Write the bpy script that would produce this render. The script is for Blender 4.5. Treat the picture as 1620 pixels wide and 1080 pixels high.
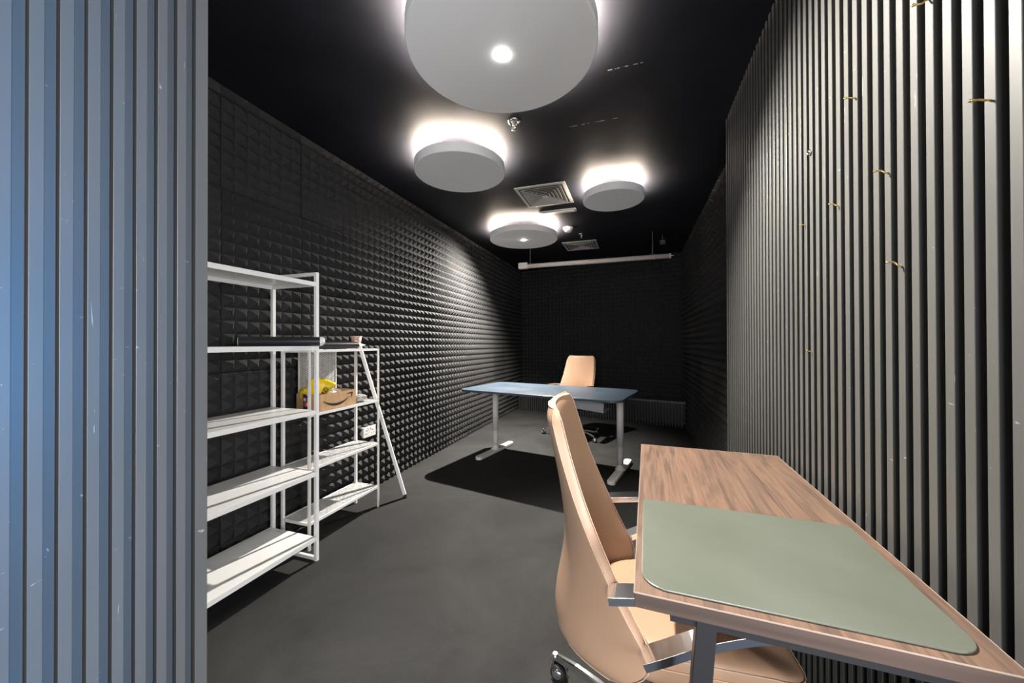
import bpy, bmesh, math, random
from mathutils import Vector, Matrix
R = math.radians
random.seed(4)
for o in list(bpy.data.objects): bpy.data.objects.remove(o)
SC = bpy.context.scene
COL = SC.collection

# ---------------------------------------------------------------- camera, world, corridor daylight, added side fills, exposure
CAM_H = 1.22
cd = bpy.data.cameras.new('camera'); cam = bpy.data.objects.new('camera', cd); COL.objects.link(cam)
cd.sensor_width = 36; cd.lens = 36*580/1620; cd.clip_start = .02
cam.matrix_world = (Matrix.Translation((0, 0, CAM_H)) @ Matrix.Rotation(R(18.6), 4, 'Z')
                    @ Matrix.Rotation(R(90.3), 4, 'X') @ Matrix.Rotation(R(-.15), 4, 'Z'))
SC.camera = cam
w = bpy.data.worlds.new('world'); SC.world = w; w.use_nodes = True
w.node_tree.nodes['Background'].inputs[0].default_value = (.6, .7, 1, 1)
w.node_tree.nodes['Background'].inputs[1].default_value = .02
def area(name, loc, aim, sx, sy, power, col):
    l = bpy.data.lights.new(name, 'AREA'); l.shape = 'RECTANGLE'; l.size = sx; l.size_y = sy
    l.energy = power; l.color = col
    o = bpy.data.objects.new(name, l); COL.objects.link(o); o.location = loc
    o.rotation_euler = (Vector(aim)-Vector(loc)).to_track_quat('-Z', 'Y').to_euler(); return o
area('blue_slat_fill', (2.4, .64, 1.2), (-1.17, .64, 1.2), .55, 1.1, 215, (.0, .36, 1))  # added unseen area light, placed for the blue gradient on the left slats
area('neutral_slat_fill', (2.3, -.65, 1.3), (-1.17, .6, 1.2), .9, 1.5, 118, (.95, .96, 1))  # added unseen area light, stands in for neutral bounce onto the left slats
area('daylight_corridor', (.15, -1.9, 1.35), (-.8, 2, .8), 1.2, 1.6, 112, (.97, .97, 1))
SC.view_settings.view_transform = 'Standard'; SC.view_settings.look = 'None'
SC.view_settings.gamma = 1; SC.view_settings.exposure = 0
SC.view_settings.use_curve_mapping = False

CEIL = 2.63
# ---------------------------------------------------------------- materials
def mat(name, col, rough=.5, metal=0, spec=.5, emit=None, estr=0, trans=0, coat=0, alpha=1):
    m = bpy.data.materials.new(name); m.use_nodes = True
    b = m.node_tree.nodes['Principled BSDF']
    b.inputs['Base Color'].default_value = (*col, 1); b.inputs['Roughness'].default_value = rough
    b.inputs['Metallic'].default_value = metal; b.inputs['Specular IOR Level'].default_value = spec
    b.inputs['Transmission Weight'].default_value = trans; b.inputs['Coat Weight'].default_value = coat
    b.inputs['Alpha'].default_value = alpha
    if emit: b.inputs['Emission Color'].default_value = (*emit, 1); b.inputs['Emission Strength'].default_value = estr
    return m
def N(m, t, **k):
    n = m.node_tree.nodes.new(t)
    for a, v in k.items():
        if a in n.inputs: n.inputs[a].default_value = v
        else: setattr(n, a, v)
    return n
def L(m, a, ai, b, bi): m.node_tree.links.new(a.outputs[ai], b.inputs[bi])
def bsdf(m): return m.node_tree.nodes['Principled BSDF']
def noise_col(m, c1, c2, scale, mapscale=(1, 1, 1), detail=4, lo=.35, hi=.65, bump=0, rough=None, dist=.0):
    tc = N(m, 'ShaderNodeTexCoord'); mp = N(m, 'ShaderNodeMapping'); mp.inputs['Scale'].default_value = mapscale
    n = N(m, 'ShaderNodeTexNoise', Scale=scale, Detail=detail, Distortion=dist)
    r = N(m, 'ShaderNodeValToRGB'); e = r.color_ramp.elements
    e[0].position = lo; e[0].color = (*c1, 1); e[1].position = hi; e[1].color = (*c2, 1)
    L(m, tc, 'Object', mp, 0); L(m, mp, 0, n, 'Vector'); L(m, n, 'Fac', r, 0); L(m, r, 0, bsdf(m), 'Base Color')
    if bump:
        bn = N(m, 'ShaderNodeBump', Strength=bump, Distance=.002); L(m, n, 'Fac', bn, 'Height'); L(m, bn, 0, bsdf(m), 'Normal')
    if rough:
        mr = N(m, 'ShaderNodeMapRange'); mr.inputs['To Min'].default_value = rough[0]; mr.inputs['To Max'].default_value = rough[1]
        L(m, n, 'Fac', mr, 0); L(m, mr, 0, bsdf(m), 'Roughness')
    return tc, n, r
# painted slats, with scuffs and white chips
def slat_material(name, col):
    m = mat(name, col, .42)
    tc = N(m, 'ShaderNodeTexCoord'); b = bsdf(m)
    n0 = N(m, 'ShaderNodeTexNoise', Scale=2.2, Detail=5)
    r0 = N(m, 'ShaderNodeValToRGB'); r0.color_ramp.elements[0].position = .3; r0.color_ramp.elements[1].position = .75
    r0.color_ramp.elements[0].color = (*[c*.92 for c in col], 1); r0.color_ramp.elements[1].color = (*[c*1.1 for c in col], 1)
    L(m, tc, 'Object', n0, 'Vector'); L(m, n0, 'Fac', r0, 0)
    prev = r0
    for sc, rot, lo, hi, amt in (((60, 60, 9), .5, .735, .75, .5), ((25, 25, 90), .9, .74, .76, .45), ((70, 70, 70), .2, .775, .785, 1)):
        mp = N(m, 'ShaderNodeMapping'); mp.inputs['Scale'].default_value = sc; mp.inputs['Rotation'].default_value = (rot, 0, 0)
        n = N(m, 'ShaderNodeTexNoise', Scale=1.0, Detail=3, Distortion=.8)
        rr = N(m, 'ShaderNodeValToRGB'); rr.color_ramp.elements[0].position = lo; rr.color_ramp.elements[1].position = hi
        rr.color_ramp.elements[1].color = (amt, amt, amt, 1)
        mx = N(m, 'ShaderNodeMix', data_type='RGBA')
        L(m, tc, 'Object', mp, 0); L(m, mp, 0, n, 'Vector'); L(m, n, 'Fac', rr, 0); L(m, rr, 0, mx, 0)
        L(m, prev, 0 if prev is r0 else 2, mx, 6); mx.inputs[7].default_value = (.5, .5, .47, 1); prev = mx
    L(m, prev, 2, b, 'Base Color'); return m
M = {}
M['slat'] = slat_material('slat_paint', (.10, .098, .090))
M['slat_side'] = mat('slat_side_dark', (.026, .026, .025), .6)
def foam_material():
    m = mat('acoustic_foam', (.03, .03, .03), .8, spec=.3)
    tc = N(m, 'ShaderNodeTexCoord'); a = N(m, 'ShaderNodeAttribute', attribute_name='tile_tone')
    n = N(m, 'ShaderNodeTexNoise', Scale=9.0, Detail=4); L(m, tc, 'Object', n, 'Vector')
    ad = N(m, 'ShaderNodeMath', operation='MULTIPLY_ADD'); L(m, n, 'Fac', ad, 0); ad.inputs[1].default_value = .35; L(m, a, 'Fac', ad, 2)
    r = N(m, 'ShaderNodeValToRGB'); r.color_ramp.elements[0].color = (.015, .0145, .0145, 1); r.color_ramp.elements[1].color = (.038, .0365, .0355, 1)
    L(m, ad, 0, r, 0); L(m, r, 0, bsdf(m), 'Base Color'); return m
M['foam'] = foam_material()
M['foam_back'] = mat('acoustic_foam_back', (.026, .027, .028), .8, spec=.3)
M['ceiling'] = mat('ceiling_paint', (.03, .03, .036), .6, spec=.12)
noise_col(M['ceiling'], (.010, .011, .0155), (.014, .015, .020), 3, bump=.15)
def ceiling_chips():
    m = M['ceiling']; b = bsdf(m); src = b.inputs['Base Color'].links[0].from_socket
    tc = N(m, 'ShaderNodeTexCoord'); sp = N(m, 'ShaderNodeSeparateXYZ'); L(m, tc, 'Object', sp, 0)
    n = N(m, 'ShaderNodeTexNoise', Scale=38.0, Detail=3); L(m, tc, 'Object', n, 'Vector'); total = None
    def op(o, a, b_):
        x = N(m, 'ShaderNodeMath', operation=o)
        for i, v in enumerate((a, b_)):
            if isinstance(v, (int, float)): x.inputs[i].default_value = v
            else: m.node_tree.links.new(v, x.inputs[i])
        return x.outputs[0]
    for y0, x0, x1 in ((2.380, -.40, -.10), (1.950, -.13, .04)):
        dy = op('ABSOLUTE', op('SUBTRACT', sp.outputs[1], y0), 0); k = op('LESS_THAN', dy, op('MULTIPLY', n.outputs['Fac'], .0042))
        k = op('MULTIPLY', k, op('GREATER_THAN', sp.outputs[0], x0)); k = op('MULTIPLY', k, op('LESS_THAN', sp.outputs[0], x1))
        k = op('MULTIPLY', k, op('GREATER_THAN', n.outputs['Fac'], .5)); total = k if total is None else op('ADD', total, k)
    mx = N(m, 'ShaderNodeMix', data_type='RGBA'); m.node_tree.links.new(total, mx.inputs[0]); m.node_tree.links.new(src, mx.inputs[6])
    mx.inputs[7].default_value = (.5, .48, .45, 1); m.node_tree.links.new(mx.outputs[2], b.inputs['Base Color'])
ceiling_chips()
M['floor'] = mat('floor_carpet', (.06, .058, .054), .85, spec=.25)
def floor_mat():
    m = M['floor']; tc = N(m, 'ShaderNodeTexCoord')
    a = N(m, 'ShaderNodeTexNoise', Scale=1.6, Detail=6, Roughness=.65, Distortion=.6)
    b = N(m, 'ShaderNodeTexNoise', Scale=240.0, Detail=2)
    L(m, tc, 'Object', a, 'Vector'); L(m, tc, 'Object', b, 'Vector')
    s = N(m, 'ShaderNodeMath', operation='MULTIPLY_ADD'); L(m, b, 'Fac', s, 0); s.inputs[1].default_value = .45
    L(m, a, 'Fac', s, 2); r = N(m, 'ShaderNodeValToRGB'); e = r.color_ramp.elements
    e[0].position = .45; e[0].color = (.012, .0117, .0112, 1); e[1].position = .98; e[1].color = (.036, .035, .0335, 1)
    L(m, s, 0, r, 0); L(m, r, 0, bsdf(m), 'Base Color')
    bp = N(m, 'ShaderNodeBump', Strength=.25, Distance=.002); L(m, b, 'Fac', bp, 'Height'); L(m, bp, 0, bsdf(m), 'Normal')
floor_mat()
M['white'] = mat('white_powder_coat', (.84, .83, .81), .28)
M['lamp'] = mat('lamp_shade_white', (.62, .62, .62), .6, emit=(1, .98, .95), estr=.04)
M['led'] = mat('led_strip', (1, 1, 1), .5, emit=(1, .84, .68), estr=540)
M['lens'] = mat('spot_lens', (1, 1, 1), .5, emit=(1, .96, .9), estr=260)
M['grille'] = mat('vent_white', (.30, .30, .285), .5)
M['plastic_white'] = mat('white_plastic', (.72, .71, .69), .35)
M['chrome'] = mat('chrome', (.82, .82, .82), .12, metal=1)
M['alu'] = mat('polished_aluminium', (.84, .84, .85), .16, metal=1)
M['brass'] = mat('brass', (.83, .6, .25), .22, metal=1)
M['black'] = mat('black_steel', (.022, .022, .024), .4)
M['rubber'] = mat('black_rubber', (.015, .015, .015), .6)
M['vinyl'] = mat('black_vinyl', (.022, .022, .026), .28)
M['paper'] = mat('white_paper', (.75, .75, .76), .6)
M['card'] = mat('cardboard', (.50, .30, .15), .8)
noise_col(M['card'], (.46, .275, .135), (.55, .335, .17), 14, (1, 6, 1))
M['card_in'] = mat('cardboard_inside', (.40, .24, .13), .8)
M['ink'] = mat('black_ink', (.012, .012, .012), .6)
M['yellow'] = mat('yellow_plastic_film', (.86, .60, .008), .32)
M['red'] = mat('red_print', (.70, .05, .03), .5); M['navy'] = mat('navy_print', (.02, .03, .10), .5)
M['clear'] = mat('clear_plastic_film', (.8, .82, .8), .12, trans=.55)
M['copper'] = mat('copper_foil', (.85, .48, .33), .35, metal=.35)
noise_col(M['copper'], (.75, .32, .2), (.95, .72, .6), 45, lo=.4, hi=.6)
M['leather'] = mat('tan_leather', (.56, .36, .24), .42)
_, _n, _ = noise_col(M['leather'], (.44, .275, .175), (.47, .30, .195), 3, detail=3)
vb = N(M['leather'], 'ShaderNodeTexVoronoi', Scale=420.0); tb = N(M['leather'], 'ShaderNodeTexCoord'); L(M['leather'], tb, 'Object', vb, 'Vector')
bb = N(M['leather'], 'ShaderNodeBump', Strength=.12, Distance=.0006); L(M['leather'], vb, 'Distance', bb, 'Height'); L(M['leather'], bb, 0, bsdf(M['leather']), 'Normal')
M['stitch'] = mat('leather_piping', (.60, .42, .30), .45)
M['blue'] = mat('blue_linoleum', (.13, .20, .29), .33)
noise_col(M['blue'], (.050, .071, .098), (.064, .088, .117), 4, rough=(.26, .42))
M['deskleg'] = mat('light_grey_powder_coat', (.78, .75, .70), .4)
M['bench'] = mat('black_painted_wood', (.035, .035, .035), .4); M['bench_top'] = mat('lighter_black_wood', (.11, .108, .10), .35)  # top boards and front rail use a lighter black than the slatted front
def wood_mat():
    m = mat('walnut_laminate', (.3, .18, .11), .36)
    tc = N(m, 'ShaderNodeTexCoord'); mp = N(m, 'ShaderNodeMapping'); mp.inputs['Scale'].default_value = (1, .06, 1)
    n1 = N(m, 'ShaderNodeTexNoise', Scale=24.0, Detail=8, Roughness=.68, Distortion=1.2)
    n2 = N(m, 'ShaderNodeTexNoise', Scale=260.0, Detail=3)
    mp2 = N(m, 'ShaderNodeMapping'); mp2.inputs['Scale'].default_value = (1, .025, 1)
    r = N(m, 'ShaderNodeValToRGB'); e = r.color_ramp.elements
    e[0].position = .30; e[0].color = (.10, .062, .045, 1); e[1].position = .72; e[1].color = (.245, .15, .104, 1)
    x = e.new(.5); x.color = (.18, .112, .078, 1); x = e.new(.43); x.color = (.135, .09, .066, 1)
    L(m, tc, 'Object', mp, 0); L(m, mp, 0, n1, 'Vector'); L(m, tc, 'Object', mp2, 0); L(m, mp2, 0, n2, 'Vector')
    s = N(m, 'ShaderNodeMath', operation='MULTIPLY_ADD'); L(m, n2, 'Fac', s, 0); s.inputs[1].default_value = .5
    t = N(m, 'ShaderNodeMath', operation='SUBTRACT'); L(m, n1, 'Fac', t, 0); t.inputs[1].default_value = .25; L(m, t, 0, s, 2)
    L(m, s, 0, r, 0); L(m, r, 0, bsdf(m), 'Base Color'); return m
M['wood'] = wood_mat()
M['edge'] = mat('desk_edge_banding', (.40, .31, .255), .35)
M['wood_end'] = mat('walnut_edge', (.1, .07, .055), .4)
noise_col(M['wood_end'], (.060, .042, .036), (.115, .078, .062), 20, (.08, 1, 1.6), detail=6, rough=None)
M['mat'] = mat('green_grey_desk_mat', (.20, .225, .175), .22, spec=.8)
noise_col(M['mat'], (.120, .134, .105), (.145, .158, .126), 6, detail=6, lo=.2, hi=.8, rough=(.20, .30))
M['tube'] = mat('screen_case_white', (.62, .55, .50), .45)
M['orange'] = mat('orange_tape', (.7, .3, .12), .5)

# ---------------------------------------------------------------- mesh helpers
def obj(name, bm, m, parent=None, smooth=False, bevel=0, seg=2, kind=None, label=None, subsurf=0):
    me = bpy.data.meshes.new(name); bmesh.ops.recalc_face_normals(bm, faces=bm.faces[:]); bm.to_mesh(me); bm.free()
    o = bpy.data.objects.new(name, me); COL.objects.link(o)
    for x in (m if isinstance(m, (list, tuple)) else [m]): me.materials.append(x)
    if smooth: me.shade_smooth()
    if bevel:
        b = o.modifiers.new('b', 'BEVEL'); b.width = bevel; b.segments = seg; b.limit_method = 'ANGLE'; b.angle_limit = R(35)
    if subsurf:
        s = o.modifiers.new('s', 'SUBSURF'); s.levels = s.render_levels = subsurf
    if parent: o.parent = parent
    if kind: o['kind'] = kind
    if label: o['label'] = label
    return o
def thing(name, label, cat, loc=(0, 0, 0), rz=0, group=None):
    o = bpy.data.objects.new(name, None); COL.objects.link(o); o.location = loc; o.rotation_euler = (0, 0, rz)
    o.empty_display_size = .1; return tag(o, label, cat, group)
def tag(o, label, cat, group=None):
    o['label'] = label; o['category'] = cat
    if group: o['group'] = group
    return o
def BM(): return bmesh.new()
def box(bm, x0, x1, y0, y1, z0, z1, mi=0):
    v = [bm.verts.new((x, y, z)) for z in (z0, z1) for y in (y0, y1) for x in (x0, x1)]
    for q in ((0, 1, 3, 2), (4, 6, 7, 5), (0, 4, 5, 1), (2, 3, 7, 6), (0, 2, 6, 4), (1, 5, 7, 3)):
        f = bm.faces.new([v[i] for i in q]); f.material_index = mi
    return v
def obox(bm, p, q, wa, wb, up=(0, 0, 1), mi=0):
    """a bar from p to q, wa wide across, wb along the up-ish direction"""
    p, q = Vector(p), Vector(q); d = (q-p).normalized(); s = d.cross(Vector(up))
    if s.length < 1e-4: s = d.cross(Vector((1, 0, 0)))
    s.normalize(); u = s.cross(d).normalized()
    v = [bm.verts.new(c+s*a*wa/2+u*b*wb/2) for c in (p, q) for a, b in ((-1, -1), (1, -1), (1, 1), (-1, 1))]
    for f in ((0, 1, 2, 3), (7, 6, 5, 4), (0, 4, 5, 1), (1, 5, 6, 2), (2, 6, 7, 3), (3, 7, 4, 0)):
        bm.faces.new([v[i] for i in f]).material_index = mi
def tube(bm, pts, r, n=10, cap=True, mi=0, flat=1.0, up=(0, 0, 1)):
    pts = [Vector(p) for p in pts]; rings = []
    prev = None
    for i, p in enumerate(pts):
        d = (pts[min(i+1, len(pts)-1)]-pts[max(i-1, 0)]).normalized()
        if prev is None:
            s = d.cross(Vector(up)); s = s if s.length > 1e-3 else d.cross(Vector((1, 0, 0)))
        else: s = prev-d*prev.dot(d)
        s.normalize(); prev = s; u = s.cross(d)
        rr = r[i] if isinstance(r, (list, tuple)) else r
        rings.append([bm.verts.new(p+s*math.cos(2*math.pi*k/n)*rr+u*math.sin(2*math.pi*k/n)*rr*flat) for k in range(n)])
    for a, b in zip(rings, rings[1:]):
        for k in range(n): f = bm.faces.new((a[k], a[(k+1) % n], b[(k+1) % n], b[k])); f.material_index = mi; f.smooth = True
    if cap:
        for g in (rings[0], rings[-1]): bm.faces.new(g).material_index = mi
def lathe(bm, prof, c=(0, 0, 0), n=32, axis='Z', mi=0, smooth=True):
    """profile of (radius, height) turned about an axis through c"""
    rings = []; c = Vector(c)
    def P(r, h, a):
        x, y = r*math.cos(a), r*math.sin(a)
        return c+(Vector((x, y, h)) if axis == 'Z' else Vector((h, x, y)) if axis == 'X' else Vector((x, h, y)))
    for r, h in prof:
        rings.append([bm.verts.new(P(0, h, 0))] if r < 1e-6 else [bm.verts.new(P(r, h, 2*math.pi*k/n)) for k in range(n)])
    for a, b in zip(rings, rings[1:]):
        if len(a) == 1 and len(b) == 1: continue
        for k in range(n):
            k2 = (k+1) % n
            vs = (a[0], b[k], b[k2]) if len(a) == 1 else (a[k], a[k2], b[0]) if len(b) == 1 else (a[k], a[k2], b[k2], b[k])
            f = bm.faces.new(vs); f.material_index = mi; f.smooth = smooth
def prism(bm, pts, z0, z1, mi=0, mtop=None):
    a = [bm.verts.new((x, y, z0)) for x, y in pts]; b = [bm.verts.new((x, y, z1)) for x, y in pts]; n = len(pts)
    bm.faces.new(a[::-1]).material_index = mi; bm.faces.new(b).material_index = mi if mtop is None else mtop
    for i in range(n): bm.faces.new((a[i], a[(i+1) % n], b[(i+1) % n], b[i])).material_index = mi
def rrect(x0, x1, y0, y1, r, n=8):
    out = []
    rs = r if isinstance(r, (list, tuple)) else [r]*4
    for (cx, cy, a0), q in zip(((x1, y1, 0), (x0, y1, 90), (x0, y0, 180), (x1, y0, 270)), rs):
        sx = -1 if cx == x1 else 1; sy = -1 if cy == y1 else 1
        for k in range(n+1):
            a = R(a0+90*k/n); out.append((cx+sx*q+q*math.cos(a), cy+sy*q+q*math.sin(a)))
    return out
def spline(pts, n=8):
    P = [Vector(p) for p in pts]; out = []
    for i in range(len(P)-1):
        p0, p1, p2, p3 = P[max(i-1, 0)], P[i], P[i+1], P[min(i+2, len(P)-1)]
        for k in range(n):
            t = k/n; out.append(.5*((2*p1)+(p2-p0)*t+(2*p0-5*p1+4*p2-p3)*t*t+(3*p1-p0-3*p2+p3)*t**3))
    return out+[P[-1]]
def lerp_tab(tab, z):
    if z <= tab[0][0]: return tab[0][1]
    for (a, va), (b, vb_) in zip(tab, tab[1:]):
        if z <= b:
            t = (z-a)/(b-a); return va+(vb_-va)*t
    return tab[-1][1]
def smooth_tab(tab, z, d=.03): return sum(lerp_tab(tab, z+k*d/2) for k in (-2, -1, 0, 1, 2))/5
def transform(bm, mtx): bmesh.ops.transform(bm, matrix=mtx, verts=bm.verts[:])

# ---------------------------------------------------------------- the room
bm = BM(); box(bm, -2.3, 2.7, -2.0, 7.3, -.1, 0); obj('floor', bm, M['floor'], kind='structure')
bm = BM(); box(bm, -2.3, 2.7, -2.0, 7.3, CEIL, CEIL+.1); obj('ceiling', bm, M['ceiling'], kind='structure')

PITCH, SW, SD = .0427, .0209, .016
def slat_wall(name, face_x, sgn, y_from, y_to, phase, last, depth):
    """vertical slats; sgn +1 means the room lies towards +X. Faces start at phase + k*PITCH"""
    bm = BM(); pts = []; back = face_x-sgn*SD
    k = math.ceil((y_from-phase)/PITCH); y = phase+k*PITCH; prof = [(back, y_from)]
    while y+SW < y_to-last:
        prof += [(back, y), (face_x-sgn*.0008, y), (face_x, y+.0008), (face_x, y+SW-.0008), (face_x-sgn*.0008, y+SW), (back, y+SW)]; y += PITCH
    prof += [(back, y_to-last), (face_x, y_to-last), (face_x, y_to)]
    far = face_x-sgn*depth
    prof += [(far, y_to), (far, y_from)]
    prism(bm, prof, 0, CEIL); bm.normal_update()
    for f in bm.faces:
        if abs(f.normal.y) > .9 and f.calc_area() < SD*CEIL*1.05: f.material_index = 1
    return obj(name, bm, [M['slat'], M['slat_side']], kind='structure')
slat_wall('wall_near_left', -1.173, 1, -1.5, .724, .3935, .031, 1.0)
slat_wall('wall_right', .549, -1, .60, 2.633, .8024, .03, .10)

CELL = .502/7
def foam(name, origin, udir, ndir, length, z_start, h, m, useam):
    """foam tiles of 7 x 7 pyramids; origin = wall base point, udir along the wall, ndir into the room"""
    bm = BM(); lay = bm.verts.layers.float.new('tile_tone'); U, Nn, O = Vector(udir), Vector(ndir), Vector(origin); Z = Vector((0, 0, 1))
    rnd = random.Random(hash(name) % 1000 if False else len(name)*7)
    tile = {}
    iu0 = math.floor((0-useam)/CELL); iu1 = math.ceil((length-useam)/CELL)
    nv = math.ceil((CEIL-z_start)/CELL)
    for i in range(iu0, iu1):
        for j in range(-1, nv):
            key = (i//7, j//7)
            if key not in tile: tile[key] = (rnd.uniform(-.004, .003), rnd.uniform(-.1, .6))
            off, tone = tile[key]
            u0, u1 = max(useam+i*CELL, 0), min(useam+(i+1)*CELL, length)
            z0, z1 = max(z_start+j*CELL, 0), min(z_start+(j+1)*CELL, CEIL-.001)
            if u1-u0 < .004 or z1-z0 < .004: continue
            g = .0016
            if i % 7 == 0: u0 += g
            if i % 7 == 6: u1 -= g
            if j % 7 == 0: z0 += g
            if j % 7 == 6: z1 -= g
            um, zm = useam+(i+.5)*CELL, z_start+(j+.5)*CELL
            hh = h+rnd.uniform(-.0015, .0015)
            P = lambda u, z, n: bm.verts.new(O+U*u+Z*z+Nn*n)
            b0 = off; q = [P(u0, z0, b0), P(u1, z0, b0), P(u1, z1, b0), P(u0, z1, b0)]
            ax = P(min(max(um+rnd.uniform(-.002, .002), u0+.001), u1-.001), min(max(zm, z0+.001), z1-.001), b0+hh)
            d = [P(u0, z0, -.02), P(u1, z0, -.02), P(u1, z1, -.02), P(u0, z1, -.02)]
            for v in q+[ax]+d: v[lay] = tone
            for a in range(4):
                bm.faces.new((q[a], q[(a+1) % 4], ax))
            if i % 7 == 0: bm.faces.new((q[0], q[3], d[3], d[0]))
            if i % 7 == 6: bm.faces.new((q[1], q[2], d[2], d[1]))
            if j % 7 == 0: bm.faces.new((q[0], q[1], d[1], d[0]))
            if j % 7 == 6: bm.faces.new((q[2], q[3], d[3], d[2]))
    # the wall behind the tiles
    a = O-Nn*.019; c = [a, a+U*length, a+U*length-Nn*.08, a-Nn*.08]
    lo = [bm.verts.new(p) for p in c]; hi = [bm.verts.new(p+Z*(CEIL-.001)) for p in c]
    for k in range(4): bm.faces.new((lo[k], lo[(k+1) % 4], hi[(k+1) % 4], hi[k]))
    bm.faces.new(lo); bm.faces.new(hi)
    me = bpy.data.meshes.new(name); bm.to_mesh(me); bm.free(); me.materials.append(m)
    o = bpy.data.objects.new(name, me); COL.objects.link(o); o['kind'] = 'structure'; return o
ZS = .061
foam('wall_left', (-2.125, .724, 0), (0, 1, 0), (1, 0, 0), 6.5, ZS, .034, M['foam'], 1.88-.724)
foam('wall_far_right', (.70, 2.30, 0), (0, 1, 0), (-1, 0, 0), 3.87, ZS, .036, M['foam'], .62)
# skewed back wall and the slatted low box in front of it
A = Vector((-2.10, 6.445, 0)); B = Vector((.69, 5.767, 0)); BU = (B-A).normalized(); BN = Vector((BU.y, -BU.x, 0))
BW0 = A-BN*.43-BU*.3
foam('wall_back', BW0, BU, BN, (B-A).length+.4, ZS, .034, M['foam_back'], .25)

# trim: low slatted bench box along the back wall
LEN = (B-A).length-.07; ang = math.atan2(BU.y, BU.x)
bench = thing('slatted_bench', 'low black slatted bench box running along the foot of the far wall', 'bench', A+BU*.055, ang)
bm = BM(); k = 0; box(bm, 0, LEN, .10, .108, .02, .34)
x = .01
while x < LEN-.02: box(bm, x, x+.022, 0, .024, .0, .345); x += .0427
obj('slatted_front', bm, M['bench'], bench)
bm = BM(); box(bm, 0, LEN, -.004, .035, .345, .372); obj('front_rail', bm, M['bench_top'], bench)
bm = BM(); x = .01
while x < LEN-.02: box(bm, x, x+.02, .035, .375, .352, .372); x += .0427
box(bm, 0, LEN, .33, .375, .33, .352); box(bm, 0, LEN, .035, .05, .33, .352)
obj('slatted_top', bm, M['bench_top'], bench)

# ---------------------------------------------------------------- ceiling lamps
def disc_lamp(x, y, r, label, spot=0, aim=None, cone=150, blend=.7):
    t = thing('ceiling_lamp', label, 'ceiling lamp', (x, y, 0), 0, 'round drum ceiling lamps')
    zb, zt = 2.496, 2.562
    bm = BM(); lathe(bm, [(0, zt-.013), (r-.008, zt-.013), (r-.007, zt), (r, zt-.002), (r, zb+.004), (r-.004, zb), (0, zb)], n=96)
    o = obj('drum_shade', bm, M['lamp'], t); o.modifiers.new('e', 'EDGE_SPLIT').split_angle = R(40)
    bm = BM(); lathe(bm, [(r*.30, zt-.012), (r*.30, CEIL)], n=48); obj('ceiling_mount', bm, M['plastic_white'], t)
    bm = BM(); lathe(bm, [(r-.050, zt-.008), (r-.028, zt-.008), (r-.028, zt-.011), (r-.050, zt-.011), (r-.050, zt-.008)], n=64)
    obj('light_strip', bm, M['led'], t)
    if spot:
        bm = BM(); lathe(bm, [(0, zb-.004), (.022, zb-.004), (.026, zb-.002), (.026, zb+.001)], n=32)
        obj('spot_lens', bm, M['lens'], t, label='bright glowing round spot lens')
        l = bpy.data.lights.new('lamp_spot', 'SPOT'); l.spot_size = R(cone); l.spot_blend = blend; l.shadow_soft_size = .022; l.energy = spot; l.color = (1, .95, .88)
        lo = bpy.data.objects.new('lamp_spot', l); COL.objects.link(lo); lo.parent = t; lo.location = (0, 0, zb-.028)
        lo.rotation_euler = (Vector(aim)-Vector((x, y, zb-.028))).to_track_quat('-Z', 'Y').to_euler()
    return t
disc_lamp(-.554, 1.518, .414, 'large round white drum ceiling lamp nearest the camera, with a blinding spot', spot=450, aim=(.48, 1.08, .80), cone=120)
disc_lamp(-1.248, 2.49, .335, 'medium round drum ceiling lamp without a lit spot, left of the square vent')
disc_lamp(-.184, 3.407, .264, 'smallest round drum ceiling lamp, on the right towards the slatted wall')
disc_lamp(-1.305, 4.336, .414, 'farthest round drum ceiling lamp, lit spot in it, above the blue desk', spot=1250, aim=(-1.88, 3.98, 1.09), cone=138, blend=.95)

# ---------------------------------------------------------------- ceiling fittings
def diffuser(x0, x1, y0, y1, label):
    cx, cy = (x0+x1)/2, (y0+y1)/2; a, b = (x1-x0)/2, (y1-y0)/2
    t = thing('ceiling_vent', label, 'ceiling vent', (cx, cy, 0))
    bm = BM()
    def ring(s0, s1, z0, z1, th=.003):
        A0 = [(-a*s0, -b*s0), (a*s0, -b*s0), (a*s0, b*s0), (-a*s0, b*s0)]; A1 = [(p*s1/s0, q*s1/s0) for p, q in A0]
        o = [bm.verts.new((p, q, z0)) for p, q in A0]; i = [bm.verts.new((p, q, z1)) for p, q in A1]
        o2 = [bm.verts.new((p, q, z0+th)) for p, q in A0]; i2 = [bm.verts.new((p, q, z1+th)) for p, q in A1]
        for k in range(4):
            k2 = (k+1) % 4
            bm.faces.new((o[k], o[k2], i[k2], i[k])); bm.faces.new((o2[k], o2[k2], i2[k2], i2[k]))
            bm.faces.new((o[k], o[k2], o2[k2], o2[k])); bm.faces.new((i[k], i[k2], i2[k2], i2[k]))
    ring(1.0, .87, CEIL-.010, CEIL-.013, .006); obj('frame', bm, M['grille'], t)
    bm = BM()
    for s in (.80, .66, .52, .38, .24): ring(s, s-.11, CEIL-.018, CEIL-.004)
    box(bm, -a*.1, a*.1, -b*.1, b*.1, CEIL-.018, CEIL-.012)
    obj('louvres', bm, M['grille'], t)
    bm = BM(); box(bm, -a*.9, a*.9, -b*.9, b*.9, CEIL-.0015, CEIL-.0005); obj('dark_duct', bm, M['black'], t)
    return t
diffuser(-1.04, -.575, 3.15, 3.65, 'large square white ceiling vent between the drum lamps')
diffuser(-.97, -.50, 5.07, 5.55, 'far square white ceiling vent in front of the hanging white tube')
t = thing('access_light', 'narrow white oblong emergency fitting beside the square vent', 'emergency light', (-.777, 3.85, 0), R(1))
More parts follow.
